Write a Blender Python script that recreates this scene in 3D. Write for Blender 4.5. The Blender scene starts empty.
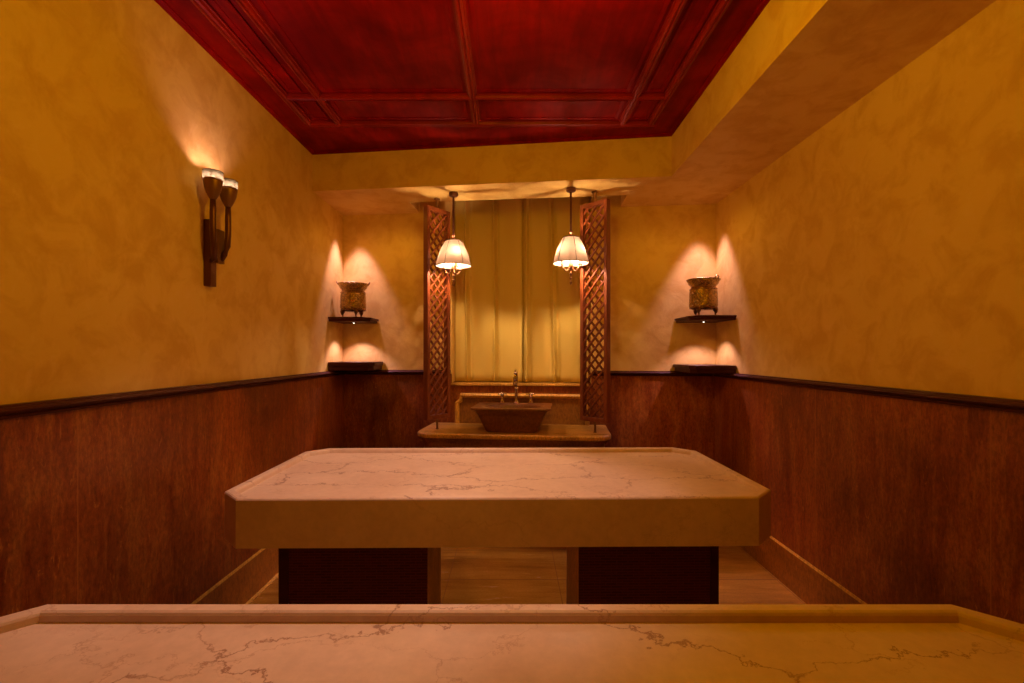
import bpy, bmesh, math, random
from mathutils import Vector, Matrix
random.seed(4)
C = bpy.context.scene.collection
PI = math.pi
H = 1.354                       # eye height
S = bpy.context.scene

# ------------------------------------------------------------------ helpers
def tag(o, label=None, cat=None, group=None, kind=None):
    if label: o['label'] = label
    if cat: o['category'] = cat
    if group: o['group'] = group
    if kind: o['kind'] = kind
    return o

def obj(name, bm, mat, parent=None, smooth=False, bevel=0, seg=2, recalc=True):
    if recalc: bmesh.ops.recalc_face_normals(bm, faces=bm.faces)
    me = bpy.data.meshes.new(name); bm.to_mesh(me); bm.free()
    if smooth:
        for p in me.polygons: p.use_smooth = True
    o = bpy.data.objects.new(name, me); C.objects.link(o)
    if mat: me.materials.append(mat)
    if parent: o.parent = parent
    if bevel:
        m = o.modifiers.new('bevel', 'BEVEL'); m.width = bevel; m.segments = seg
        m.limit_method = 'ANGLE'; m.angle_limit = math.radians(40)
    return o

def struct(name, bm, mat, label=None, **k):
    o = obj(name, bm, mat, None, **k); o['kind'] = 'structure'
    if label: o['label'] = label
    return o

def thing(name, label, cat, loc=(0, 0, 0), rz=0, group=None):
    o = bpy.data.objects.new(name, None); C.objects.link(o)
    o.empty_display_size = .1
    o.location = loc; o.rotation_euler = (0, 0, rz)
    return tag(o, label, cat, group)

def dup(root, loc, rz, label, group=None):
    r = root.copy(); C.objects.link(r); r.location = loc; r.rotation_euler = (0, 0, rz)
    r['label'] = label
    if group: r['group'] = group
    for ch in list(root.children):
        c = ch.copy(); C.objects.link(c); c.parent = r
        for g in ch.children:
            d = g.copy(); C.objects.link(d); d.parent = c
    return r

def box(bm, x0, x1, y0, y1, z0, z1):
    return prism(bm, [(x0, y0), (x1, y0), (x1, y1), (x0, y1)], z0, z1)

def prism(bm, pts, z0, z1):
    a = [bm.verts.new((x, y, z0)) for x, y in pts]
    b = [bm.verts.new((x, y, z1)) for x, y in pts]
    n = len(pts)
    bm.faces.new(a[::-1]); bm.faces.new(b)
    for i in range(n):
        bm.faces.new((a[i], a[(i+1) % n], b[(i+1) % n], b[i]))
    return a, b

def loft(bm, loops, cap0=True, cap1=True):
    vs = [[bm.verts.new(p) for p in l] for l in loops]
    n = len(vs[0])
    for a, b in zip(vs[:-1], vs[1:]):
        for i in range(n):
            bm.faces.new((a[i], a[(i+1) % n], b[(i+1) % n], b[i]))
    if cap0: bm.faces.new(vs[0][::-1])
    if cap1: bm.faces.new(vs[-1])
    return vs

def lathe(bm, prof, n=32, center=(0, 0), caps=(False, False), wob=None):
    loops = []
    for i, (r, z) in enumerate(prof):
        l = []
        for k in range(n):
            a = 2*PI*k/n
            rr = r*(1 + (wob(i, a) if wob else 0))
            l.append((center[0]+rr*math.cos(a), center[1]+rr*math.sin(a), z))
        loops.append(l)
    return loft(bm, loops, *caps)

def tube(bm, pts, r, n=8):
    pts = [Vector(p) for p in pts]; loops = []
    for i, p in enumerate(pts):
        t = (pts[min(i+1, len(pts)-1)] - pts[max(i-1, 0)]).normalized()
        up = Vector((0, 0, 1)) if abs(t.z) < .95 else Vector((0, 1, 0))
        s = t.cross(up).normalized(); q = s.cross(t).normalized()
        rr = r[i] if isinstance(r, (list, tuple)) else r
        loops.append([p + rr*(math.cos(2*PI*k/n)*s + math.sin(2*PI*k/n)*q) for k in range(n)])
    return loft(bm, loops)

def sweep(bm, path, prof, closed=False):
    """sweep a 2D profile (d, z) along a horizontal polyline; d = to the left of the direction of travel"""
    P = [Vector((p[0], p[1])) for p in path]; n = len(P); loops = []
    for i, p in enumerate(P):
        a = (P[(i+1) % n]-p) if (closed or i < n-1) else (p-P[i-1])
        b = (p-P[i-1]) if (closed or i > 0) else (P[1]-p)
        a.normalize(); b.normalize()
        na = Vector((-a.y, a.x)); nb = Vector((-b.y, b.x))
        m = (na+nb); m /= m.dot(na) if m.length > 1e-6 else 1
        loops.append([(p.x+m.x*d, p.y+m.y*d, z) for d, z in prof])
    if closed:
        loops.append(loops[0])
        loft(bm, loops, False, False)
        bmesh.ops.remove_doubles(bm, verts=bm.verts, dist=1e-6)
    else:
        loft(bm, loops)

# ------------------------------------------------------------------ materials
def mat(name, color, rough=.5, metal=0, spec=.5):
    m = bpy.data.materials.new(name); m.use_nodes = True
    b = m.node_tree.nodes['Principled BSDF']
    b.inputs['Base Color'].default_value = (*color, 1)
    b.inputs['Roughness'].default_value = rough
    b.inputs['Metallic'].default_value = metal
    b.inputs['Specular IOR Level'].default_value = spec
    return m

class NT:
    def __init__(s, m): s.t = m.node_tree; s.b = s.t.nodes['Principled BSDF']
    def n(s, typ, **k):
        nd = s.t.nodes.new(typ)
        for a, v in k.items():
            if a.startswith('i_'): nd.inputs[a[2:].replace('_', ' ')].default_value = v
            else: setattr(nd, a, v)
        return nd
    def l(s, a, b): s.t.links.new(a, b)
    def coord(s, scale=(1, 1, 1), rot=(0, 0, 0)):
        tc = s.n('ShaderNodeTexCoord'); mp = s.n('ShaderNodeMapping')
        mp.inputs['Scale'].default_value = scale; mp.inputs['Rotation'].default_value = rot
        s.l(tc.outputs['Object'], mp.inputs['Vector']); return mp.outputs[0]
    def noise(s, v, scale, detail=6, rough=.55, dist=0):
        nd = s.n('ShaderNodeTexNoise'); nd.inputs['Scale'].default_value = scale
        nd.inputs['Detail'].default_value = detail; nd.inputs['Roughness'].default_value = rough
        nd.inputs['Distortion'].default_value = dist; s.l(v, nd.inputs['Vector']); return nd
    def ramp(s, fac, stops):
        r = s.n('ShaderNodeValToRGB'); e = r.color_ramp.elements
        while len(e) < len(stops): e.new(.5)
        for el, (p, c) in zip(e, stops):
            el.position = p; el.color = (*c, 1) if len(c) == 3 else c
        s.l(fac, r.inputs[0]); return r.outputs[0]
    def mix(s, fac, a, b, mode='MIX'):
        m = s.n('ShaderNodeMix', data_type='RGBA', blend_type=mode)
        if isinstance(fac, (int, float)): m.inputs[0].default_value = fac
        else: s.l(fac, m.inputs[0])
        for sock, v in ((m.inputs[6], a), (m.inputs[7], b)):
            if isinstance(v, tuple): sock.default_value = (*v, 1)
            else: s.l(v, sock)
        return m.outputs[2]
    def bump(s, h, strength=.2, dist=.01):
        b = s.n('ShaderNodeBump'); b.inputs['Strength'].default_value = strength
        b.inputs['Distance'].default_value = dist; s.l(h, b.inputs['Height'])
        s.l(b.outputs[0], s.b.inputs['Normal'])
    def math(s, op, a, b=0, c=0):
        m = s.n('ShaderNodeMath', operation=op)
        for i, v in enumerate((a, b, c)):
            if isinstance(v, (int, float)): m.inputs[i].default_value = v
            else: s.l(v, m.inputs[i])
        return m.outputs[0]

def G(v): return (v, v, v)

def plaster():
    m = mat('ochre_plaster', (.8, .5, .2), .62, spec=.3); t = NT(m); v = t.coord()
    a = t.noise(v, 1.3, 3, .5); b = t.noise(v, 6.5, 6, .62, .5); c = t.noise(v, 24, 5, .6, .4)
    base = t.ramp(a.outputs[0], [(.3, (.77, .55, .13)), (.7, (.82, .61, .17))])
    # trowelled blotches
    msk = t.ramp(b.outputs[0], [(.44, G(0)), (.62, G(1))])
    base = t.mix(t.math('MULTIPLY', msk, .75), base, (.66, .42, .09))
    sp = t.ramp(c.outputs[0], [(.55, G(0)), (.75, G(.35))])
    base = t.mix(sp, base, (.86, .66, .26))
    t.l(base, t.b.inputs['Base Color'])
    h = t.math('ADD', t.math('MULTIPLY', b.outputs[0], .9), t.math('MULTIPLY', c.outputs[0], .25))
    t.bump(h, .35, .012)
    r = t.ramp(b.outputs[0], [(.35, G(.5)), (.65, G(.72))]); t.l(r, t.b.inputs['Roughness'])
    return m

def travertine(name, c0, c1, c2, scale, rough, bump=.1, tile=None, spec=.5, fine=1.0, joint=(.45, .27, .12)):
    """vein-cut brown stone, streaks stretched along one axis by the mapping scale"""
    m = mat(name, c1, rough, spec=spec); t = NT(m); v = t.coord(scale)
    a = t.noise(v, 3.0, 8, .62, .6); b = t.noise(v, 11, 8, .7, .3)
    c = t.noise(t.coord((scale[0]*.3, scale[1]*.3, scale[2]*.3)), 2.2, 3)
    d = t.noise(t.coord((1, 1, 1)), 1.1, 3, .5, .5)
    s_ = t.math('ADD', t.math('MULTIPLY', a.outputs[0], .5), t.math('ADD', t.math('MULTIPLY', b.outputs[0], .3), t.math('MULTIPLY', c.outputs[0], .2)))
    base = t.ramp(s_, [(.30, c0), (.5, c1), (.74, c2)])
    dk = t.ramp(d.outputs[0], [(.36, G(.55)), (.64, G(1.28))])
    base = t.mix(1, base, dk, 'MULTIPLY')
    fg = t.noise(t.coord((1, 1, .45)), 75, 5, .8)
    base = t.mix(1, base, t.ramp(fg.outputs[0], [(.36, G(1-.40*fine)), (.64, G(1+.25*fine))]), 'MULTIPLY')
    e = t.noise(t.coord((scale[0]*.9, scale[1]*.9, scale[2]*1.2)), 9, 5, .7, 1.0)
    pit = t.ramp(e.outputs[0], [(.60, G(0)), (.68, G(1))])
    base = t.mix(t.math('MULTIPLY', pit, .5), base, c2)
    if tile:
        tc = t.n('ShaderNodeTexCoord'); sx = t.n('ShaderNodeSeparateXYZ'); t.l(tc.outputs['Object'], sx.inputs[0])
        g = None
        for ax, off, sz in tile:  # joints
            f = t.math('FRACT', t.math('DIVIDE', t.math('ADD', sx.outputs[ax], off), sz))
            e_ = t.math('LESS_THAN', f, (.009 if ax == 1 and len(tile) > 1 else .0045)/sz)
            g = e_ if g is None else t.math('MAXIMUM', g, e_)
        base = t.mix(t.math('MULTIPLY', g, .7), base, joint)
    t.l(base, t.b.inputs['Base Color'])
    t.bump(b.outputs[0], bump, .004)
    r = t.ramp(b.outputs[0], [(.3, G(rough*.8)), (.7, G(min(1, rough*1.3)))]); t.l(r, t.b.inputs['Roughness'])
    return m

def cream_marble(name, vein_amt=1.0, k=1.0):
    m = mat(name, (.8, .62, .45), .32, spec=.4); t = NT(m); v = t.coord()
    w = t.noise(v, 2.4, 6, .6)
    wv = t.n('ShaderNodeMix', data_type='VECTOR'); wv.inputs[0].default_value = .22
    t.l(v, wv.inputs[4]); t.l(w.outputs['Color'], wv.inputs[5])
    w2 = t.noise(v, 9, 7, .65)
    wv2 = t.n('ShaderNodeMix', data_type='VECTOR'); wv2.inputs[0].default_value = .14
    t.l(wv.outputs[1], wv2.inputs[4]); t.l(w2.outputs['Color'], wv2.inputs[5])
    def veins(scale, width, soft):
        vo = t.n('ShaderNodeTexVoronoi', feature='DISTANCE_TO_EDGE'); vo.inputs['Scale'].default_value = scale
        mp = t.n('ShaderNodeMapping'); mp.inputs['Scale'].default_value = (.8, 1.9, 1)
        mp.inputs['Rotation'].default_value = (0, 0, .35)
        t.l(wv2.outputs[1], mp.inputs[0]); t.l(mp.outputs[0], vo.inputs['Vector'])
        return t.ramp(vo.outputs['Distance'], [(0, G(1)), (width, G(.7)), (soft, G(0))])
    v1 = veins(2.6, .004, .013); v2 = veins(5.5, .003, .014)
    mk = t.ramp(t.noise(v, 2.3, 3).outputs[0], [(.34, G(0)), (.50, G(1))])
    mk2 = t.ramp(t.noise(t.coord((1.3, 1.3, 1)), 3.7, 3).outputs[0], [(.42, G(0)), (.58, G(.8))])
    ge = t.n('ShaderNodeNewGeometry'); sz = t.n('ShaderNodeSeparateXYZ'); t.l(ge.outputs['True Normal'], sz.inputs[0])
    fz = t.math('MULTIPLY_ADD', t.math('ABSOLUTE', sz.outputs[2]), .8, .2)     # edge slabs are a plainer cut of the stone
    mk = t.math('MULTIPLY', mk, fz); mk2 = t.math('MULTIPLY', mk2, fz)
    base = t.ramp(w.outputs[0], [(.3, (.72*k, .53*k, .37*k)), (.7, (.86*k, .68*k, .50*k))])
    cl = t.ramp(t.noise(v, 30, 6, .7).outputs[0], [(.35, G(.9)), (.65, G(1))])
    base = t.mix(1, base, cl, 'MULTIPLY')
    base = t.mix(t.math('MULTIPLY', t.math('MULTIPLY', v1, mk), .85*vein_amt), base, (.27, .11, .05))
    base = t.mix(t.math('MULTIPLY', t.math('MULTIPLY', v2, mk2), .7*vein_amt), base, (.42, .22, .11))
    t.l(base, t.b.inputs['Base Color'])
    r = t.ramp(w2.outputs[0], [(.3, G(.28)), (.7, G(.42))]); t.l(r, t.b.inputs['Roughness'])
    return m

def wood(name, c0, c1, rough=.3, scale=(1, 8, 8), blot=.5):
    m = mat(name, c0, rough); t = NT(m); v = t.coord(scale)
    a = t.noise(v, 3.2, 8, .65, .5); d = t.noise(t.coord(), 2.3, 5, .6, .6)
    base = t.ramp(a.outputs[0], [(.32, c0), (.68, c1)])
    dk = t.ramp(d.outputs[0], [(.36, G(1-blot)), (.62, G(1))])
    base = t.mix(1, base, dk, 'MULTIPLY'); t.l(base, t.b.inputs['Base Color'])
    r = t.ramp(d.outputs[0], [(.35, G(rough*1.35)), (.65, G(rough*.8))]); t.l(r, t.b.inputs['Roughness'])
    t.bump(a.outputs[0], .03, .002)
    return m

def mosaic():
    m = mat('dark_mosaic', (.05, .02, .015), .45, spec=.25); t = NT(m)
    br = t.n('ShaderNodeTexBrick'); br.inputs['Scale'].default_value = 1
    br.inputs['Brick Width'].default_value = .048; br.inputs['Row Height'].default_value = .012
    br.inputs['Mortar Size'].default_value = .0016; br.offset = .5
    br.inputs['Color1'].default_value = (.11, .022, .012, 1); br.inputs['Color2'].default_value = (.07, .013, .008, 1)
    br.inputs['Mortar'].default_value = (.17, .035, .018, 1)
    v = t.coord((1, 1, 1), (PI/2, 0, 0)); t.l(v, br.inputs['Vector'])
    t.l(br.outputs['Color'], t.b.inputs['Base Color']); t.bump(t.math('SUBTRACT', 1, br.outputs['Fac']), .4, .002)
    return m

def cloth(name, c, transl=.0, inner=None):
    m = mat(name, c, .85, spec=.15); t = NT(m)
    n = t.noise(t.coord((60, 60, 40)), 8, 3); base = t.ramp(n.outputs[0], [(.3, tuple(x*.95 for x in c)), (.7, tuple(min(1, x*1.04) for x in c))])
    t.l(base, t.b.inputs['Base Color'])
    if transl:
        tr = t.n('ShaderNodeBsdfTranslucent'); tr.inputs[0].default_value = (*c, 1)
        if inner: t.l(t.mix(1, base, inner, 'MULTIPLY'), t.b.inputs['Base Color'])
        mx = t.n('ShaderNodeMixShader'); mx.inputs[0].default_value = transl
        out = t.t.nodes['Material Output']
        t.l(t.b.outputs[0], mx.inputs[1]); t.l(tr.outputs[0], mx.inputs[2]); t.l(mx.outputs[0], out.inputs[0])
    return m

def hammered(name, c, rough=.3):
    m = mat(name, c, rough, 1.0); t = NT(m); v = t.coord()
    vo = t.n('ShaderNodeTexVoronoi'); vo.inputs['Scale'].default_value = 55; t.l(v, vo.inputs['Vector'])
    w = t.noise(v, 30, 4, .6, 2.5)
    t.bump(t.math('ADD', vo.outputs['Distance'], t.math('MULTIPLY', w.outputs[0], 1.2)), .75, .006)
    base = t.ramp(w.outputs[0], [(.4, tuple(x*.45 for x in c)), (.6, c)]); t.l(base, t.b.inputs['Base Color'])
    return m

def glow(name, col, s):
    m = bpy.data.materials.new(name); m.use_nodes = True
    b = m.node_tree.nodes['Principled BSDF']; b.inputs['Base Color'].default_value = (*col, 1)
    b.inputs['Emission Color'].default_value = (*col, 1); b.inputs['Emission Strength'].default_value = s
    return m

M = {}
M['plaster'] = plaster()
M['wain_x'] = travertine('brown_travertine', (.14, .014, .003), (.30, .080, .011), (.52, .21, .035), (5, 5, 1.0), .42, spec=.4)
M['wain_side'] = travertine('brown_travertine_slabs', (.14, .014, .003), (.30, .080, .011), (.52, .21, .035), (5, 5, 1.0), .42, spec=.4, tile=[(1, .25+9.2, .92)], joint=(.36, .125, .02))
M['floor'] = travertine('floor_travertine', (.26, .11, .012), (.50, .25, .03), (.72, .42, .06), (.35, 2.6, 1), .22, fine=.3, joint=(.26, .12, .03),
                        tile=[(0, .38+6.5, .65), (1, -2.85+6.5, .65)])
M['base'] = travertine('baseboard_travertine', (.18, .055, .006), (.34, .125, .014), (.46, .20, .03), (2, .5, 2), .35)
M['base_edge'] = travertine('baseboard_edge', (.60, .32, .035), (.72, .40, .05), (.80, .48, .07), (2, .5, 2), .4)
M['edge'] = cream_marble('pale_stone_edge', .2, .9)
M['marble'] = cream_marble('cream_marble', 1.0)
M['marble_side'] = travertine('pedestal_stone', (.45, .25, .05), (.68, .40, .08), (.80, .52, .13), (6, 6, .4), .4)
M['ceil'] = wood('mahogany_ceiling', (.20, .0008, .0003), (.32, .0028, .0006), .5, (6, .8, 1), .45)
M['ceil'].node_tree.nodes['Principled BSDF'].inputs['Specular IOR Level'].default_value = .06
M['ceil_mould'] = wood('mahogany_moulding', (.24, .006, .001), (.36, .014, .002), .4, (3, 3, 3), .35)
M['ceil_mould'].node_tree.nodes['Principled BSDF'].inputs['Specular IOR Level'].default_value = .22
M['darkwood'] = wood('dark_rail_wood', (.055, .010, .003), (.085, .018, .005), .38, (1, 1, 6), .15)
M['darkwood'].node_tree.nodes['Principled BSDF'].inputs['Specular IOR Level'].default_value = .25
M['lattice'] = wood('reddish_lattice_wood', (.17, .036, .007), (.30, .080, .016), .42, (8, 8, 1), .3)
M['mosaic'] = mosaic()
M['counter'] = travertine('counter_travertine', (.40, .20, .03), (.62, .35, .06), (.78, .50, .11), (.5, 3, 3), .3)
M['basin'] = travertine('basin_travertine', (.12, .034, .006), (.21, .07, .012), (.34, .14, .025), (.6, 2, 3), .4)
M['splash'] = travertine('splash_travertine', (.18, .07, .01), (.28, .125, .02), (.40, .20, .04), (.6, 3, 2.6), .4)
M['curtain'] = cloth('gold_curtain_cloth', (.72, .58, .13))
M['shade'] = cloth('cream_shade_cloth', (.60, .47, .33), .034, (.6, .6, .62))
M['bronze'] = mat('dark_bronze', (.13, .05, .022), .36, .7)
M['bronze_lit'] = mat('bronze_lit_tone', (.22, .11, .04), .4, .55)  # lighter copy of the bronze, lit look put into its colour
M['brass'] = mat('aged_brass', (.26, .15, .07), .38, 1)
M['wire'] = mat('black_wire', (.02, .012, .008), .5)
M['chrome'] = mat('polished_chrome', (.75, .68, .6), .16, 1)
M['urn'] = hammered('hammered_brass', (.60, .42, .16), .24)
M['urn_plain'] = mat('brass_fittings', (.35, .19, .065), .28, 1)
M['bulb'] = glow('lit_bulb', (1, .61, .42), 1350)
M['candle'] = mat('candle_sleeve', (.8, .6, .4), .5)
M['puck'] = glow('lit_lens', (1, .86, .72), 14)
M['black'] = mat('dark_gap', (.01, .006, .004), .7)

# crystal band of the torch cups: pale cut glass, lit from inside
m = mat('cut_glass_band', (.5, .48, .34), .25); t = NT(m)
tr = t.n('ShaderNodeBsdfTranslucent'); tr.inputs[0].default_value = (.30, .31, .20, 1)
vo = t.n('ShaderNodeTexVoronoi'); vo.inputs['Scale'].default_value = 130; t.l(t.coord((1, 1, .8)), vo.inputs['Vector'])
fac = t.ramp(vo.outputs['Distance'], [(.25, G(.25)), (.55, G(.85))])
mx = t.n('ShaderNodeMixShader'); t.l(fac, mx.inputs[0]); t.l(t.b.outputs[0], mx.inputs[1]); t.l(tr.outputs[0], mx.inputs[2])
t.l(mx.outputs[0], t.t.nodes['Material Output'].inputs[0]); t.bump(vo.outputs['Distance'], .4, .003)
M['crystal'] = m

# ------------------------------------------------------------------ the room
XL0, XL1 = -1.46, -1.44          # left wall x at y=0 / y=4.1
XR = 1.60
YF = -1.75                       # wall behind the camera
ZC = H+1.437                     # wooden ceiling
ZS = H+1.162                     # underside of the lowered soffit
BL = Vector((-1.44, 4.09)); BR = Vector((1.60, 3.77))
bu = (BR-BL).normalized(); bn = Vector((-bu.y, bu.x))   # along the back wall / away from the room
BLEN = (BR-BL).length
BANG = math.atan2(bu.y, bu.x)
def W(u, d): p = BL+bu*u+bn*d; return (p.x, p.y)
def bw(x): return BL.y+(x-BL.x)*bu.y/bu.x              # y of the back wall at x
def wall_box(bm, u0, u1, d0, d1, z0, z1): prism(bm, [W(u0, d0), W(u1, d0), W(u1, d1), W(u0, d1)], z0, z1)
def xl(y): return XL0+(XL1-XL0)*y/4.1

bm = bmesh.new(); prism(bm, [(-1.8, YF-.2), (1.9, YF-.2), (1.9, 4.6), (-1.8, 4.6)], -.12, 0); struct('floor', bm, M['floor'], 'brown vein-cut travertine floor tiles')
bm = bmesh.new(); prism(bm, [(xl(YF)-.2, YF), (xl(YF), YF), (xl(4.095), 4.095), (xl(4.095)-.2, 4.095)], 0, ZC+.1); struct('wall_left', bm, M['plaster'], 'mottled ochre plaster wall on the left')
bm = bmesh.new(); prism(bm, [(XR, YF), (XR+.2, YF), (XR+.2, 3.77), (XR, 3.77)], 0, ZC+.1); struct('wall_right', bm, M['plaster'], 'mottled ochre plaster wall on the right')
bm = bmesh.new(); prism(bm, [(-1.8, YF-.2), (1.9, YF-.2), (1.9, YF), (-1.8, YF)], 0, ZC+.1); struct('wall_front', bm, M['plaster'])
U0, U1 = .945, 2.09              # window opening
ZSILL = H-.256
bm = bmesh.new()
wall_box(bm, -.25, U0, 0, .3, 0, ZC+.1); wall_box(bm, U1, BLEN+.25, 0, .3, 0, ZC+.1)
wall_box(bm, U0, U1, 0, .3, 0, ZSILL-.02)
wall_box(bm, -.25, BLEN+.25, .3, .4, 0, ZC+.1)
struct('wall_back', bm, M['plaster'], 'ochre plaster end wall with the curtained window niche')

# ceiling: mahogany boards, then the plaster soffit with a curtain pocket cut into it
bm = bmesh.new(); prism(bm, [(-1.8, YF-.2), (1.9, YF-.2), (1.9, 4.6), (-1.8, 4.6)], ZC, ZC+.1); struct('ceiling', bm, M['ceil'], 'dark red mahogany coffered ceiling')
bm = bmesh.new()
prism(bm, [(xl(3.47), 3.47), (1.055, 3.172), (1.02, YF), (XR, YF), (XR, 3.77), (.87, bw(.87)), (.85, 3.56), (-.80, 3.73), (-.775, bw(-.775)), (BL.x, BL.y)], ZS, ZC)
struct('trim_1', bm, M['plaster'], 'lowered plaster soffit along the back and right of the ceiling')
# mouldings on the wooden ceiling
def mould(bm, p, q, w=.05, h=.026):
    p = Vector(p); q = Vector(q); d = (q-p).normalized(); n = Vector((-d.y, d.x))
    prof = [(-w/2, 0), (-w/2, -.010), (-w*.36, -.010), (-w*.30, -h*.85), (-w*.12, -h), (0, -h*.72), (w*.12, -h), (w*.30, -h*.85), (w*.36, -.010), (w/2, -.010), (w/2, 0)]
    loft(bm, [[(e.x+n.x*a, e.y+n.y*a, ZC+z) for a, z in prof] for e in (p, q)])
k = 2
for p, q, w in [((-1.315, YF), (-1.268, 3.0), .055), ((-1.16, YF), (-1.08, 3.0), .05), ((-.205, YF), (-.222, 3.0), .055),
             ((.68, YF), (.690, 3.0), .05), ((.89, YF), (.865, 3.0), .05),
             ((-1.29, 3.0), (.89, 3.0), .055), ((-1.27, 2.685), (.875, 2.685), .042)]:
    bm = bmesh.new(); mould(bm, p, q, w)
    struct('trim_%d' % k, bm, M['ceil_mould'], 'mahogany ceiling moulding'); k += 1
# raised panel edges inside the narrow border fields and the big fields
def field(bm, x0, x1, y0, y1, w=.018, h=.008):
    sweep(bm, [(x0, y0), (x1, y0), (x1, y1), (x0, y1)], [(0, ZC), (0, ZC-h), (w, ZC-h*.4), (w, ZC)], True)
bm = bmesh.new()
for x0, x1 in ((-1.04, -.265), (-.175, .645)):
    field(bm, x0, x1, 2.73, 2.955); field(bm, x0-.0, x1, -1.5, 2.64)
field(bm, .735, .83, 2.73, 2.955); field(bm, -1.225, -1.125, 2.73, 2.955); field(bm, .735, .83, -1.5, 2.64); field(bm, -1.235, -1.155, -1.5, 2.64)
struct('trim_%d' % k, bm, M['ceil'], 'raised fields of the mahogany ceiling'); k += 1
# small cornice where wood meets plaster
prof = [(0, ZC), (0, ZC-.012), (.012, ZC-.012), (.026, ZC-.004), (.026, ZC)]
bm = bmesh.new(); sweep(bm, [(1.02, YF), (1.055, 3.172), (xl(3.47), 3.47), (xl(YF), YF)], prof)
struct('trim_%d' % k, bm, M['ceil'], 'thin dark cornice bead round the wooden ceiling'); k += 1

# wainscot (2 cm stone slabs), rail, baseboard
ZR0, ZR1 = H-.190, H-.150
T = .012
for nm, pts in (('left', [(xl(YF), YF), (xl(YF)+T, YF), (xl(4.08)+T, 4.085), (xl(4.08), 4.09)]),
                ('right', [(XR-T, YF), (XR, YF), (XR, 3.77), (XR-T, 3.772)])):
    bm = bmesh.new(); prism(bm, pts, 0, ZR0+.01)
    struct('trim_%d' % k, bm, M['wain_side'], 'dark brown travertine wainscot on the %s wall' % nm); k += 1
bm = bmesh.new(); wall_box(bm, T, U0, -T, 0, 0, ZR0+.01); wall_box(bm, U1, BLEN-T, -T, 0, 0, ZR0+.01); wall_box(bm, U0, U1, -T, 0, 0, ZSILL-.02)
struct('trim_%d' % k, bm, M['wain_x'], 'dark brown travertine wainscot on the end wall'); k += 1
# rail profile: stepped, rounded nose  (d into the room)
def railprof(s=1):
    return [(-.002, ZR0), (.022, ZR0), (.026, ZR0+.006), (.022, ZR0+.012), (.036, ZR0+.018), (.042, ZR0+.024), (.038, ZR0+.031), (.028, ZR0+.034), (.026, ZR1), (-.002, ZR1)]
for nm, path in (('left', [(xl(4.07), 4.07), (xl(YF), YF)][::1]), ('right', [(XR, YF), (XR, 3.75)]),
                 ('back', [W(U0-.01, 0), W(.03, 0)]), ('back2', [W(BLEN-.03, 0), W(U1+.01, 0)])):
    bm = bmesh.new()
    pr = railprof()
    if nm in ('back', 'back2'): pass
    sweep(bm, path, pr)
    struct('trim_%d' % k, bm, M['darkwood'], 'dark wooden dado rail on the %s wall' % nm.replace('2', '')); k += 1
# stone sill of the niche
bm = bmesh.new(); wall_box(bm, U0, U1, -.035, .3, ZSILL-.02, ZSILL)
struct('trim_%d' % k, bm, M['counter'], 'travertine sill under the curtain', bevel=.004); k += 1
# baseboards with a pale chamfered top edge
HB = .228
def baseb(nm, pts_in, label):
    bm = bmesh.new(); sweep(bm, pts_in, [(T, 0), (T+.005, 0), (T+.005, HB-.014), (T, HB-.014)])
    struct('baseboard_'+nm, bm, M['base'], label)
    bm = bmesh.new(); sweep(bm, pts_in, [(T, HB-.014), (T+.006, HB-.014), (T+.001, HB), (T, HB)])
    return bm
bm = baseb('left', [(xl(4.04), 4.04), (xl(YF), YF)], 'travertine baseboard along the left wall'); struct('trim_%d' % k, bm, M['base_edge'], 'pale top edge of the left baseboard'); k += 1
bm = baseb('right', [(XR, YF), (XR, 3.73)], 'travertine baseboard along the right wall'); struct('trim_%d' % k, bm, M['base_edge'], 'pale top edge of the right baseboard'); k += 1
bm = baseb('back', [W(BLEN-.05, 0), W(.05, 0)], 'travertine baseboard along the end wall'); struct('trim_%d' % k, bm, M['base_edge'], 'pale top edge of the end baseboard'); k += 1
bm = bmesh.new(); prism(bm, [(xl(YF)+.018, YF), (xl(YF)+.042, YF), (xl(4)+.042, 4.04), (xl(4)+.018, 4.04)], 0, .006)
struct('trim_%d' % k, bm, M['base_edge'], 'pale stone strip on the floor along the left wall'); k += 1

# ------------------------------------------------------------------ marble slabs
def octo(x0, x1, y0, y1, c, ins=0):
    x0 += ins; x1 -= ins; y0 += ins; y1 -= ins; c = c-ins*.586
    return [(x0+c, y0), (x1-c, y0), (x1, y0+c), (x1, y1-c), (x1-c, y1), (x0+c, y1), (x0, y1-c), (x0, y0+c)]
HT = H-.554
def make_slab():
    t = thing('massage_table', '', 'table', (-.055, 2.306, 0))
    X, Y, c = 1.097, .48, .102
    bm = bmesh.new()
    loops = []
    for ins, z in ((0, HT-.189), (0, HT-.008), (.0025, HT-.003), (.008, HT), (.032, HT), (.037, HT-.003), (.040, HT-.008), (.042, HT-.022)):
        loops.append([(x, y, z) for x, y in octo(-X, X, -Y, Y, c, ins)])
    loft(bm, loops)
    obj('slab', bm, M['marble'], t)
    for x0, x1 in ((-.945, -.312), (.341, .945)):
        bm = bmesh.new(); box(bm, x0, x1, -.235, .19, 0, HT-.189)
        p = obj('pedestal', bm, M['marble_side'], t)
        bm = bmesh.new(); e = .035
        if x0 < 0: box(bm, x0+.042, x1+.001, -.243, -.235, .0, HT-.190)
        else: box(bm, x0-.001, x1-.036, -.243, -.235, .0, HT-.190)
        tag(obj('mosaic_panel', bm, M['mosaic'], p), 'dark mosaic front of the pedestal')
        bm = bmesh.new()
        if x0 < 0: box(bm, x0-.001, x0+.040, -.243, -.235, 0, HT-.190)
        else: box(bm, x1-.034, x1+.001, -.243, -.235, 0, HT-.190)
        obj('corner_strip', bm, M['darkwood'], p)
    return t
tab = make_slab()
tab.rotation_euler.z = math.radians(.7)
tab['label'] = 'cream marble massage slab on two dark pedestals, standing whole in mid-room'
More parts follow.
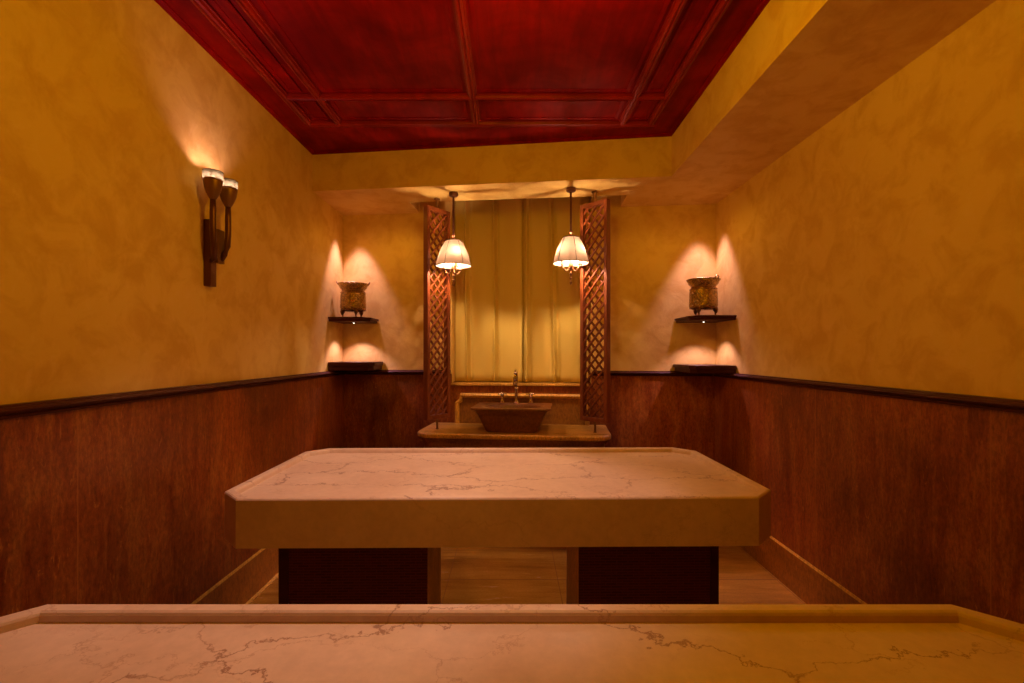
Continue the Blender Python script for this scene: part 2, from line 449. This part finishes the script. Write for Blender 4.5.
dup(tab, (-.028, .582, 0), 0, 'veined cream marble massage slab in the foreground, cut off by the bottom of the photo')

# ------------------------------------------------------------------ wash counter
ZK = H-.582
def L(u, d): return W(u, d)
t = thing('wash_counter', 'travertine counter with rounded corners under the curtained window, carrying the basin', 'counter', (*W(.0, 0), 0), BANG)
u0, u1 = .795, 2.205; D = -.575       # local frame: x = u, y = d (negative = into the room)
def rounded(u0, u1, dfront, r, yb=-.02, n=7):
    pts = [(u1, yb)]; 
    pts = [(u0, yb)]
    for i in range(n+1):
        a = PI + i/n*PI/2; pts.append((u0+r+r*math.cos(a), dfront+r+r*math.sin(a)))
    for i in range(n+1):
        a = 1.5*PI + i/n*PI/2; pts.append((u1-r+r*math.cos(a), dfront+r+r*math.sin(a)))
    pts.append((u1, yb)); return pts
bm = bmesh.new(); prism(bm, rounded(u0, u1, D, .13), ZK-.035, ZK); obj('countertop', bm, M['counter'], t, bevel=.012, seg=3)
bm = bmesh.new(); prism(bm, rounded(u0+.02, u1-.02, D+.02, .12), ZK-.055, ZK-.035); obj('under_moulding', bm, M['basin'], t)
bm = bmesh.new(); prism(bm, rounded(u0+.045, u1-.045, D+.045, .1), 0, ZK-.055); obj('base_cabinet', bm, M['basin'], t)

# splashback with a pale stepped border
def splash():
    t = thing('splashback', 'low travertine splashback with a pale moulded border, behind the basin', 'splashback', (*W(0, 0), ZK), BANG)
    a, b, h, c = .985, 2.075, .245, .045
    pts = [(a, 0), (a, h-c-.03), (a+.035, h-c), (a+c, h), (b-c, h), (b-.035, h-c), (b, h-c-.03), (b, 0)]
    def ext(bm, pts, y0, y1):
        A = [bm.verts.new((x, y0, z)) for x, z in pts]; B = [bm.verts.new((x, y1, z)) for x, z in pts]
        n = len(pts); bm.faces.new(A); bm.faces.new(B[::-1])
        for i in range(n): bm.faces.new((A[i], A[(i+1) % n], B[(i+1) % n], B[i]))
    bm = bmesh.new(); ext(bm, pts, -.05, -.0195); obj('stone_panel', bm, M['splash'], t)
    bm = bmesh.new()
    w = .036
    inner = [(a+w, 0), (a+w, h-c-.03-w*.3), (a+.035+w*.7, h-c-w*.7), (a+c+w*.4, h-w), (b-c-w*.4, h-w), (b-.035-w*.7, h-c-w*.7), (b-w, h-c-.03-w*.3), (b-w, 0)]
    outer = pts
    lo = []
    for (o_, i_) in zip(outer, inner):
        m1 = (o_[0]*.55+i_[0]*.45, o_[1]*.55+i_[1]*.45)
        lo.append([(o_[0], -.05, o_[1]), (o_[0], -.068, o_[1]), (m1[0], -.078, m1[1]), (i_[0], -.062, i_[1]), (i_[0], -.05, i_[1])])
    loft(bm, lo); tag(obj('border', bm, M['base_edge'], t, bevel=.003), 'pale moulded border')
splash()

# basin: flared stone box with a scalloped-front rim and an oval bowl
def basin(t):
    def ring(w, d, z, n=64, sup=6, wave=0):
        pts = []
        for k in range(n):
            a = 2*PI*k/n; c, s = math.cos(a), math.sin(a)
            e = 2/sup
            x = w/2*math.copysign(abs(c)**e, c); y = d/2*math.copysign(abs(s)**e, s)
            if wave: y -= wave*math.exp(-((x)/.17)**2)*(1 if s < 0 else 0)*(-.6)
            pts.append((x, y, z))
        return pts
    bm = bmesh.new()
    loft(bm, [ring(.37, .26, 0), ring(.385, .28, .010, sup=9), ring(.43, .315, .060, sup=10), ring(.485, .355, .125, sup=12), ring(.52, .385, .160, sup=16),
              ring(.575, .415, .170, sup=22, wave=.02), ring(.580, .42, .174, sup=22, wave=.02), ring(.576, .415, .182, sup=22, wave=.02),
              ring(.46, .29, .180, sup=2.6), ring(.43, .26, .170, sup=2.4), ring(.36, .21, .10, sup=2.2), ring(.2, .12, .055, sup=2)])
    obj('bowl', bm, M['basin'], t, smooth=False, bevel=0)
    bm = bmesh.new(); lathe(bm, [(.022, .056), (.022, .060), (.012, .060)], 16, caps=(True, True)); obj('drain', bm, M['chrome'], t)
px = 1.492
bx, by = W(px, -.345)
t = thing('basin', 'flared brown stone vessel basin on the counter between the lattice screens', 'basin', (bx, by, ZK), BANG)
basin(t)

# tap: tall spout and two cross handles, standing behind the bowl on its rim
def faucet():
    fx, fy = W(1.500, -.165)
    t = thing('basin_tap', 'tall chrome tap with two cross handles on the rear rim of the basin', 'tap', (fx, fy, ZK+.181), BANG)
    bm = bmesh.new(); lathe(bm, [(.026, .0), (.026, .006), (.016, .012), (.0125, .03), (.0125, .11), (.017, .114), (.017, .122), (.012, .126)], 20, caps=(True, True)); obj('tap_body', bm, M['chrome'], t, smooth=True)
    bm = bmesh.new()
    pts = [(0, 0, .12)]
    for i in range(11):
        a = i/10*PI; pts.append((0, -.055+.055*math.cos(a), .200+.060*math.sin(a)))
    pts.append((0, -.11, .165)); tube(bm, pts, .0115, 12); obj('spout', bm, M['chrome'], t, smooth=True)
    bm = bmesh.new(); lathe(bm, [(.015, .150), (.016, .156), (.016, .172), (.013, .178)], 16, (0, -.11), (True, True)); obj('nozzle', bm, M['chrome'], t, smooth=True)
    for sx in (-.112, .112):
        bm = bmesh.new()
        lathe(bm, [(.023, 0), (.023, .005), (.012, .014), (.010, .05), (.015, .056), (.015, .066)], 18, (sx, 0), (True, True))
        h = obj('handle_stem', bm, M['chrome'], t, smooth=True)
        bm = bmesh.new()
        for a in (.3, .3+PI/2):
            c, s = math.cos(a)*.034, math.sin(a)*.034
            tube(bm, [(sx-c, -s, .074), (sx-c*.6, -s*.6, .074), (sx+c*.6, s*.6, .074), (sx+c, s, .074)], [.008, .0055, .0055, .008], 8)
        lathe(bm, [(.012, .066), (.013, .074), (.008, .084)], 14, (sx, 0), (True, True))
        obj('cross_handle', bm, M['chrome'], h, smooth=True)
faucet()

# ------------------------------------------------------------------ lattice screens
def screen(name_label, cx, cy, rz, side):
    """local: x along the panel, y thickness; bottom at z=0"""
    zb, zt = H-.503, H+1.082
    hh = zt-zb; w = .235; th = .046; fr = .027
    t = thing('lattice_screen', name_label, 'screen', (cx, cy, zb), rz)
    for nm, b in (('frame_stile', (-w/2, -w/2+fr, -th/2, th/2, 0, hh)), ('frame_stile', (w/2-fr, w/2, -th/2, th/2, 0, hh)),
                  ('frame_rail', (-w/2+fr, w/2-fr, -th/2, th/2, 0, fr*1.15)), ('frame_rail', (-w/2+fr, w/2-fr, -th/2, th/2, hh-fr*1.15, hh))):
        bm = bmesh.new(); box(bm, *b); obj(nm, bm, M['lattice'], t, bevel=.003)
    # two layers of diagonal slats, clipped to the opening
    xa, xb = -w/2+fr-.004, w/2-fr+.004; za, zbm = fr*1.15-.004, hh-fr*1.15+.004
    pitch = .078; sw = .0115; st = .013
    for sgn, yc in ((1, -.008), (-1, .008)):
        bm = bmesh.new()
        n = int(hh/pitch)+6
        for i in range(-6, n):
            c = za+i*pitch                       # z at x = xa (sgn 1) / x = xb (sgn -1)
            k_ = 1.12
            def zat(x): return c+(x-xa)*k_ if sgn > 0 else c+(xb-x)*k_
            # clip the line to the window
            ts = []
            P = [(x, zat(x)) for x in (xa, xb)]
            (x0, z0), (x1, z1) = P
            lo, hi = 0, 1
            dz = z1-z0
            a, b = (za-z0)/dz, (zbm-z0)/dz
            lo = max(lo, min(a, b)); hi = min(hi, max(a, b))
            if hi-lo < .03: continue
            A = Vector((x0+(x1-x0)*lo, 0, z0+dz*lo)); B = Vector((x0+(x1-x0)*hi, 0, z0+dz*hi))
            d = (B-A).normalized(); nn = Vector((-d.z, 0, d.x))*sw/2
            loops = []
            for p in (A, B):
                loops.append([p+nn+Vector((0, yc-st/2, 0)), p-nn+Vector((0, yc-st/2, 0)), p-nn+Vector((0, yc+st/2, 0)), p+nn+Vector((0, yc+st/2, 0))])
            loft(bm, loops)
        obj('lattice', bm, M['lattice'], t)
    bm = bmesh.new(); lathe(bm, [(.012, -(zb-ZK)), (.012, -(zb-ZK)+.006), (.008, -(zb-ZK)+.008), (.008, 0.002)], 14, caps=(True, True)); tag(obj('pivot_pin', bm, M['brass'], t, smooth=False), 'metal pivot pin')
    bm = bmesh.new(); lathe(bm, [(.011, hh-.002), (.011, ZS-zb)], 14, caps=(True, True)); tag(obj('pivot_pin', bm, M['brass'], t), 'metal pivot pin')
    bm = bmesh.new(); box(bm, -.020, .020, -.016, .016, ZS-zb-.012, ZS-zb); obj('top_bracket', bm, M['brass'], t, bevel=.003)
screen('tall red-brown wooden lattice screen turned beside the left pendant lamp', -.566, 3.63, math.radians(52), 'l')
screen('tall red-brown wooden lattice screen turned beside the right pendant lamp', .600, 3.47, math.radians(-45), 'r')

# ------------------------------------------------------------------ curtains
def curtain(label, ua, ub, pleats, ph):
    ox, oy = W(ua, .12)
    t = thing('curtain', label, 'curtain', (ox, oy, ZSILL+.006), BANG, 'gold curtains in the window niche')
    n = 150; m = 26; hh = (ZC-.06)-(ZSILL+.006)
    bm = bmesh.new(); rows = []
    for j in range(m+1):
        z = j/m*hh; f = z/hh; row = []
        for i in range(n+1):
            s = i/n*(ub-ua); y = .007*math.sin(2*PI*s/.21+ph+.5*f)+.022*math.sin(2*PI*(s+ua)/.52-1.2)
            for pc, pw, pa, dr in pleats:
                q = (s-(pc-ua)-dr*f)/pw
                y -= pa*math.exp(-abs(q)**2.0)
                y += pa*.16*math.exp(-((q-2.1)/1.0)**2)
            y += .006*math.sin(f*5+s*9)*(1-f)
            row.append(bm.verts.new((s+.006*math.sin(f*4+s*20)*math.sin(PI*i/n), y, z)))
        rows.append(row)
    for a, b in zip(rows[:-1], rows[1:]):
        for i in range(n): bm.faces.new((a[i], a[i+1], b[i+1], b[i]))
    o = obj('drape', bm, M['curtain'], t, smooth=True)
    sd = o.modifiers.new('s', 'SOLIDIFY'); sd.thickness = .003
    bm = bmesh.new(); box(bm, 0, ub-ua, -.012, .012, hh, hh+.03); obj('heading_track', bm, M['brass'], t)
curtain('left-hand gold curtain panel behind the basin', .950, 1.525, [(1.060, .013, .058, -.01), (1.287, .013, .062, .0)], .4)
curtain('right-hand gold curtain panel behind the basin', 1.530, 2.075, [(1.562, .013, .055, .0), (1.80, .013, .060, -.05), (1.98, .03, .02, .02)], 1.7)

# ------------------------------------------------------------------ pendant lamps
def pendant():
    t = thing('pendant_lamp', '', 'lamp', (0, 0, 0), 0, 'pendant lamps under the soffit')
    Z = ZS                      # local z = world z (thing at floor level would float) -> origin at ceiling
    def z(v): return v          # relative to the soffit underside
    bm = bmesh.new(); lathe(bm, [(.030, 0), (.034, -.004), (.034, -.022), (.028, -.028), (.010, -.032), (.006, -.036)], 28, caps=(True, True)); obj('ceiling_canopy', bm, M['bronze'], t, smooth=False)
    bm = bmesh.new(); lathe(bm, [(.0075, -.034), (.0075, -.30), (.011, -.303), (.011, -.318), (.0075, -.322), (.006, -.352)], 14, caps=(True, True)); obj('rod', bm, M['bronze'], t)
    # bell shade, open above and below
    prof = [(.054, -.352), (.066, -.366), (.080, -.392), (.096, -.425), (.110, -.465), (.120, -.505), (.126, -.535)]
    bm = bmesh.new(); n = 48
    def wob(i, a):
        return .012*math.cos(6*a)*1.0
    lathe(bm, prof, n, wob=wob); sh = obj('lamp_shade', bm, M['shade'], t, smooth=True)
    def rib(a, r0): return [((r*(1+.012*math.cos(6*a))+.0012)*math.cos(a), (r*(1+.012*math.cos(6*a))+.0012)*math.sin(a), zz) for r, zz in prof]
    for q in range(6):
        a = q*PI/3+.15
        bm = bmesh.new(); tube(bm, rib(a, 0), .0021, 6); obj('shade_rib', bm, M['wire'], sh, smooth=True)
    for r, zz in ((prof[0][0], prof[0][1]), (prof[-1][0], prof[-1][1])):
        bm = bmesh.new(); pts = [((r*(1+.012*math.cos(12*PI*i/36))+.001)*math.cos(2*PI*i/36), (r*(1+.012*math.cos(12*PI*i/36))+.001)*math.sin(2*PI*i/36), zz) for i in range(37)]
        tube(bm, pts, .0030, 6); obj('shade_ring', bm, M['wire'], sh, smooth=True)
    # spider at the top of the shade
    bm = bmesh.new()
    for q in range(3):
        a = q*2*PI/3; tube(bm, [(0, 0, -.345), (.055*math.cos(a), .055*math.sin(a), -.353)], .0022, 6)
    obj('shade_spider', bm, M['brass'], t)
    # stem, S-arms with candle sleeves and bulbs, drop finial
    bm = bmesh.new(); lathe(bm, [(.006, -.35), (.006, -.52), (.014, -.535), (.018, -.555), (.014, -.572), (.007, -.58), (.006, -.598), (.011, -.604), (.011, -.611), (.005, -.617), (.0045, -.630), (.009, -.636), (.009, -.642), (.004, -.648), (.004, -.662), (.008, -.668), (.009, -.676), (.004, -.686)], 16, caps=(True, True))
    obj('drop_finial', bm, M['brass'], t, smooth=True)
    for q in range(3):
        a = q*2*PI/3+.9; c, s = math.cos(a), math.sin(a)
        bm = bmesh.new(); pts = []
        for i in range(11):
            f = i/10; r = .008+.062*f; zz = -.560-.030*math.sin(PI*min(1, f*1.05)); pts.append((c*r, s*r, zz if f < .9 else -.566))
        pts.append((c*.070, s*.070, -.552)); tube(bm, pts, .0042, 7)
        ar = obj('lamp_arm', bm, M['brass'], t, smooth=True)
        bm = bmesh.new(); lathe(bm, [(.015, -.552), (.017, -.547), (.009, -.544), (.009, -.470)], 12, (c*.07, s*.07), (True, True)); obj('candle_sleeve', bm, M['candle'], ar)
        bm = bmesh.new(); lathe(bm, [(.004, -.470), (.0095, -.460), (.0115, -.447), (.009, -.432), (.0025, -.417)], 8, (c*.07, s*.07), (True, True)); obj('bulb', bm, M['bulb'], ar, smooth=True)
    return t
p1 = pendant(); p1.location = (-.427, 3.50, ZS); p1['label'] = 'bell-shaped cream fabric pendant lamp hanging in front of the left lattice screen'
dup(p1, (.417, 3.40, ZS), .55, 'bell-shaped cream fabric pendant lamp hanging in front of the right lattice screen')

# ------------------------------------------------------------------ corner shelves and urns
def shelf(label, loc, pts, th, puck=None):
    t = thing('corner_shelf', label, 'shelf', loc)
    bm = bmesh.new(); prism(bm, pts, -th*.45, 0); obj('shelf_board', bm, M['darkwood'], t, bevel=.003)
    cx = sum(p[0] for p in pts)/len(pts); 
    ins = .012
    if loc[0] < 0: p2 = [(x-(ins if x > .2 else 0), y+(ins if y < -.2 else 0)) for x, y in pts]
    else: p2 = [(x+(ins if x < -.2 else 0), y+(ins if y < -.2 else 0)) for x, y in pts]
    bm = bmesh.new(); prism(bm, p2, -th, -th*.45); obj('edge_moulding', bm, M['darkwood'], t, bevel=.003)
    if puck:
        bm = bmesh.new(); lathe(bm, [(.020, -th), (.020, -th-.006), (.015, -th-.006)], 20, puck, (True, True)); p = obj('puck_light', bm, M['bronze'], t)
        bm = bmesh.new(); lathe(bm, [(.004, -th-.006), (.004, -th-.0075)], 16, puck, (True, True)); obj('lens', bm, M['puck'], p)
    return t
sl = bu.y/bu.x
e = .002
def Lpts(w, d, ch, off=0):       # left corner; origin = the wall corner; w along the back wall, d along the left wall
    return [(off, -d), (w-ch, -d+.0), (w, -d+ch*1.6), (w, w*sl-off), (off, off*sl-off)]
def Rpts(w, d, ch, off=0):
    return [(-off, -d), (-w+ch, -d), (-w, -d+ch*1.6), (-w, -w*sl-off), (-off, -off)]
ZU, ZL = H+.275, H-.080
shelf('upper dark wooden shelf in the left corner, carrying an urn', (BL.x, BL.y, ZU), Lpts(.315, .345, .055, .003), .034, (.155, -.19))
shelf('lower dark wooden shelf in the left corner, on the dado rail', (BL.x, BL.y, ZL), Lpts(.355, .345, .03, .003), .066)
shelf('upper dark wooden shelf in the right corner, carrying an urn', (BR.x, BR.y, ZU-.012), Rpts(.315, .360, .055, .003), .034, (-.17, -.19))
shelf('lower dark wooden shelf in the right corner, on the dado rail', (BR.x, BR.y, ZL-.016), Rpts(.325, .360, .03, .003), .056)

def urn():
    t = thing('urn', '', 'urn', (0, 0, 0))
    bm = bmesh.new()
    lathe(bm, [(.03, .048), (.075, .050), (.094, .058), (.101, .078), (.100, .12), (.0985, .17), (.096, .196), (.090, .208), (.086, .215), (.090, .223), (.103, .236), (.111, .254), (.121, .270),
               (.119, .274), (.107, .260), (.097, .240), (.083, .224), (.080, .212), (.09, .19), (.092, .08), (.03, .056)], 48, caps=(True, True))
    obj('vessel', bm, M['urn'], t, smooth=True)
    for zz, rr in ((.060, .0965), (.200, .096), (.215, .086)):
        bm = bmesh.new(); pts = [(rr*math.cos(2*PI*i/40), rr*math.sin(2*PI*i/40), zz) for i in range(41)]
        tube(bm, pts, .0035, 6); obj('beaded_band', bm, M['urn_plain'], t, smooth=True)
    for q in range(3):
        a = q*2*PI/3-PI/2+.35; c, s = math.cos(a), math.sin(a)
        bm = bmesh.new()
        tube(bm, [(c*.078, s*.078, .066), (c*.086, s*.086, .045), (c*.088, s*.088, .030), (c*.083, s*.083, .016), (c*.086, s*.086, .006), (c*.087, s*.087, 0)], [.020, .019, .011, .0055, .007, .0085], 10)
        obj('foot', bm, M['urn_plain'], t, smooth=True)
    for sgn in (-1, 1):
        bm = bmesh.new(); pts = []
        for i in range(9):
            a = PI*i/8; pts.append((sgn*(.113+.016*math.sin(a)), .022*math.cos(a), .262+.026*math.sin(a)))
        tube(bm, pts, .004, 8); obj('loop_handle', bm, M['urn_plain'], t, smooth=True)
    return t
ua = urn(); ua.location = (-1.285, 3.885, ZU+.003); ua.rotation_euler.z = .2
ua['label'] = 'hammered brass urn on three feet on the left corner shelf'
dup(ua, (1.425, 3.575, ZU-.009), -1.1, 'hammered brass urn on three feet on the right corner shelf')

# ------------------------------------------------------------------ torch sconce on the left wall
wx = xl(2.28)
t = thing('wall_sconce', 'dark bronze double torch sconce with two lit goblet cups on the left wall', 'sconce', (wx, 2.2, H+.31))
bm = bmesh.new(); box(bm, 0, .034, .052, .100, 0, .315); obj('backplate', bm, M['bronze'], t, bevel=.004)
bm = bmesh.new(); box(bm, .034, .055, .078, .130, .115, .275); obj('front_block', bm, M['bronze_lit'], t, bevel=.003)
for y, zc in ((0.0, 0), (.118, 0)):
    x = .078
    bm = bmesh.new()
    if y == 0: pts = [(.034, .062, .125), (.056, .045, .130), (.072, .018, .165), (x, .004, .215), (x, y, .27), (x, y, .34), (x, y, .398)]
    else: pts = [(.050, .108, .13), (.064, .112, .16), (x-.002, .117, .20), (x, y, .26), (x, y, .34), (x, y, .398)]
    tube(bm, pts, [.0125]+[.0135]*(len(pts)-2)+[.012], 12); st = obj('torch_stem', bm, M['bronze'], t, smooth=True)
    bm = bmesh.new()
    lathe(bm, [(.012, .388), (.018, .398), (.028, .418), (.0355, .442), (.0395, .468), (.0405, .480), (.0390, .480), (.038, .468), (.034, .444), (.026, .422), (.010, .406)], 32, (x, y), (True, True))
    cp = obj('torch_cup', bm, M['bronze_lit'], st, smooth=True)
    bm = bmesh.new(); lathe(bm, [(.0405, .480), (.0418, .514), (.0400, .514), (.0388, .480)], 32, (x, y)); 
    bmesh.ops.remove_doubles(bm, verts=bm.verts, dist=1e-6)
    tag(obj('glass_band', bm, M['crystal'], st, smooth=True), 'pale cut-glass band')
    bm = bmesh.new(); pts = [(x+.041*math.cos(2*PI*i/32), y+.041*math.sin(2*PI*i/32), .515) for i in range(33)]
    tube(bm, pts, .0018, 6); obj('cup_rim', bm, M['bronze'], st, smooth=True)

# ------------------------------------------------------------------ lamps
def lamp(kind, name, loc, energy, col, target=None, **k):
    d = bpy.data.lights.new(name, kind); d.energy = energy; d.color = col
    for a, v in k.items(): setattr(d, a, v)
    o = bpy.data.objects.new(name, d); C.objects.link(o); o.location = loc
    if target is not None:
        o.rotation_euler = (Vector(target)-Vector(loc)).to_track_quat('-Z', 'Y').to_euler()
    return o
WARM = (1, .56, .92); SPOTC = (1, .55, .98)
AMB = (1, .48, .0)
# soffit downlights in the two corners
lamp('SPOT', 'corner_downlight', (-1.305, 3.925, ZS-.01), 44, SPOTC, (-1.305, 3.925, 0), spot_size=math.radians(58), spot_blend=.6, shadow_soft_size=.018)
lamp('SPOT', 'corner_downlight', (1.450, 3.625, ZS-.01), 44, SPOTC, (1.450, 3.625, 0), spot_size=math.radians(58), spot_blend=.6, shadow_soft_size=.018)
for p in ((-.98, 3.66), (1.16, 3.36)):       # added wide amber fills below the soffit, brightening the back walls
    lamp('SPOT', 'soffit_fill', (p[0], p[1], ZS-.012), 5, (1, .46, .04), (p[0], p[1], 0), spot_size=math.radians(160), spot_blend=.7, shadow_soft_size=.03)
# pucks under the upper shelves
for (x, y) in ((BL.x+.155, BL.y-.19), (BR.x-.17, BR.y-.19)):
    lamp('SPOT', 'puck_beam', (x, y, ZU-.060), 9, WARM, (x, y+.02, 0), spot_size=math.radians(105), spot_blend=.5, shadow_soft_size=.01)
# torch cups
for y in (2.2, 2.318):
    lamp('POINT', 'torch_flame', (wx+.078, y, H+.31+.474), 2.4, (1, .56, .75), shadow_soft_size=.014)
# ceiling downlight above the tables, and an added amber fill for the walls, no fixture
lamp('SPOT', 'ceiling_downlight', (-.50, 1.87, ZC-.03), 64, (1, .60, .58), (-.50, 1.87, 0), spot_size=math.radians(68), spot_blend=.45, shadow_soft_size=.05)
lamp('POINT', 'room_fill', (0.0, 1.38, ZC-.36), 26, AMB, shadow_soft_size=.12)

w = bpy.data.worlds.new('world'); S.world = w; w.use_nodes = True
w.node_tree.nodes['Background'].inputs[0].default_value = (.02, .01, .005, 1)

# ------------------------------------------------------------------ camera
cd = bpy.data.cameras.new('camera'); cd.sensor_width = 36; cd.lens = 480/1024*36; cd.shift_y = 10.5/1024
cam = bpy.data.objects.new('camera', cd); C.objects.link(cam); cam.location = (0, 0, H); cam.rotation_euler = (PI/2, 0, 0)
cd.clip_start = .02
S.camera = cam
S.view_settings.view_transform = 'Standard'; S.view_settings.look = 'None'; S.view_settings.gamma = 1
S.view_settings.use_curve_mapping = False
S.view_settings.exposure = 0.0
S.cycles.diffuse_bounces = 6
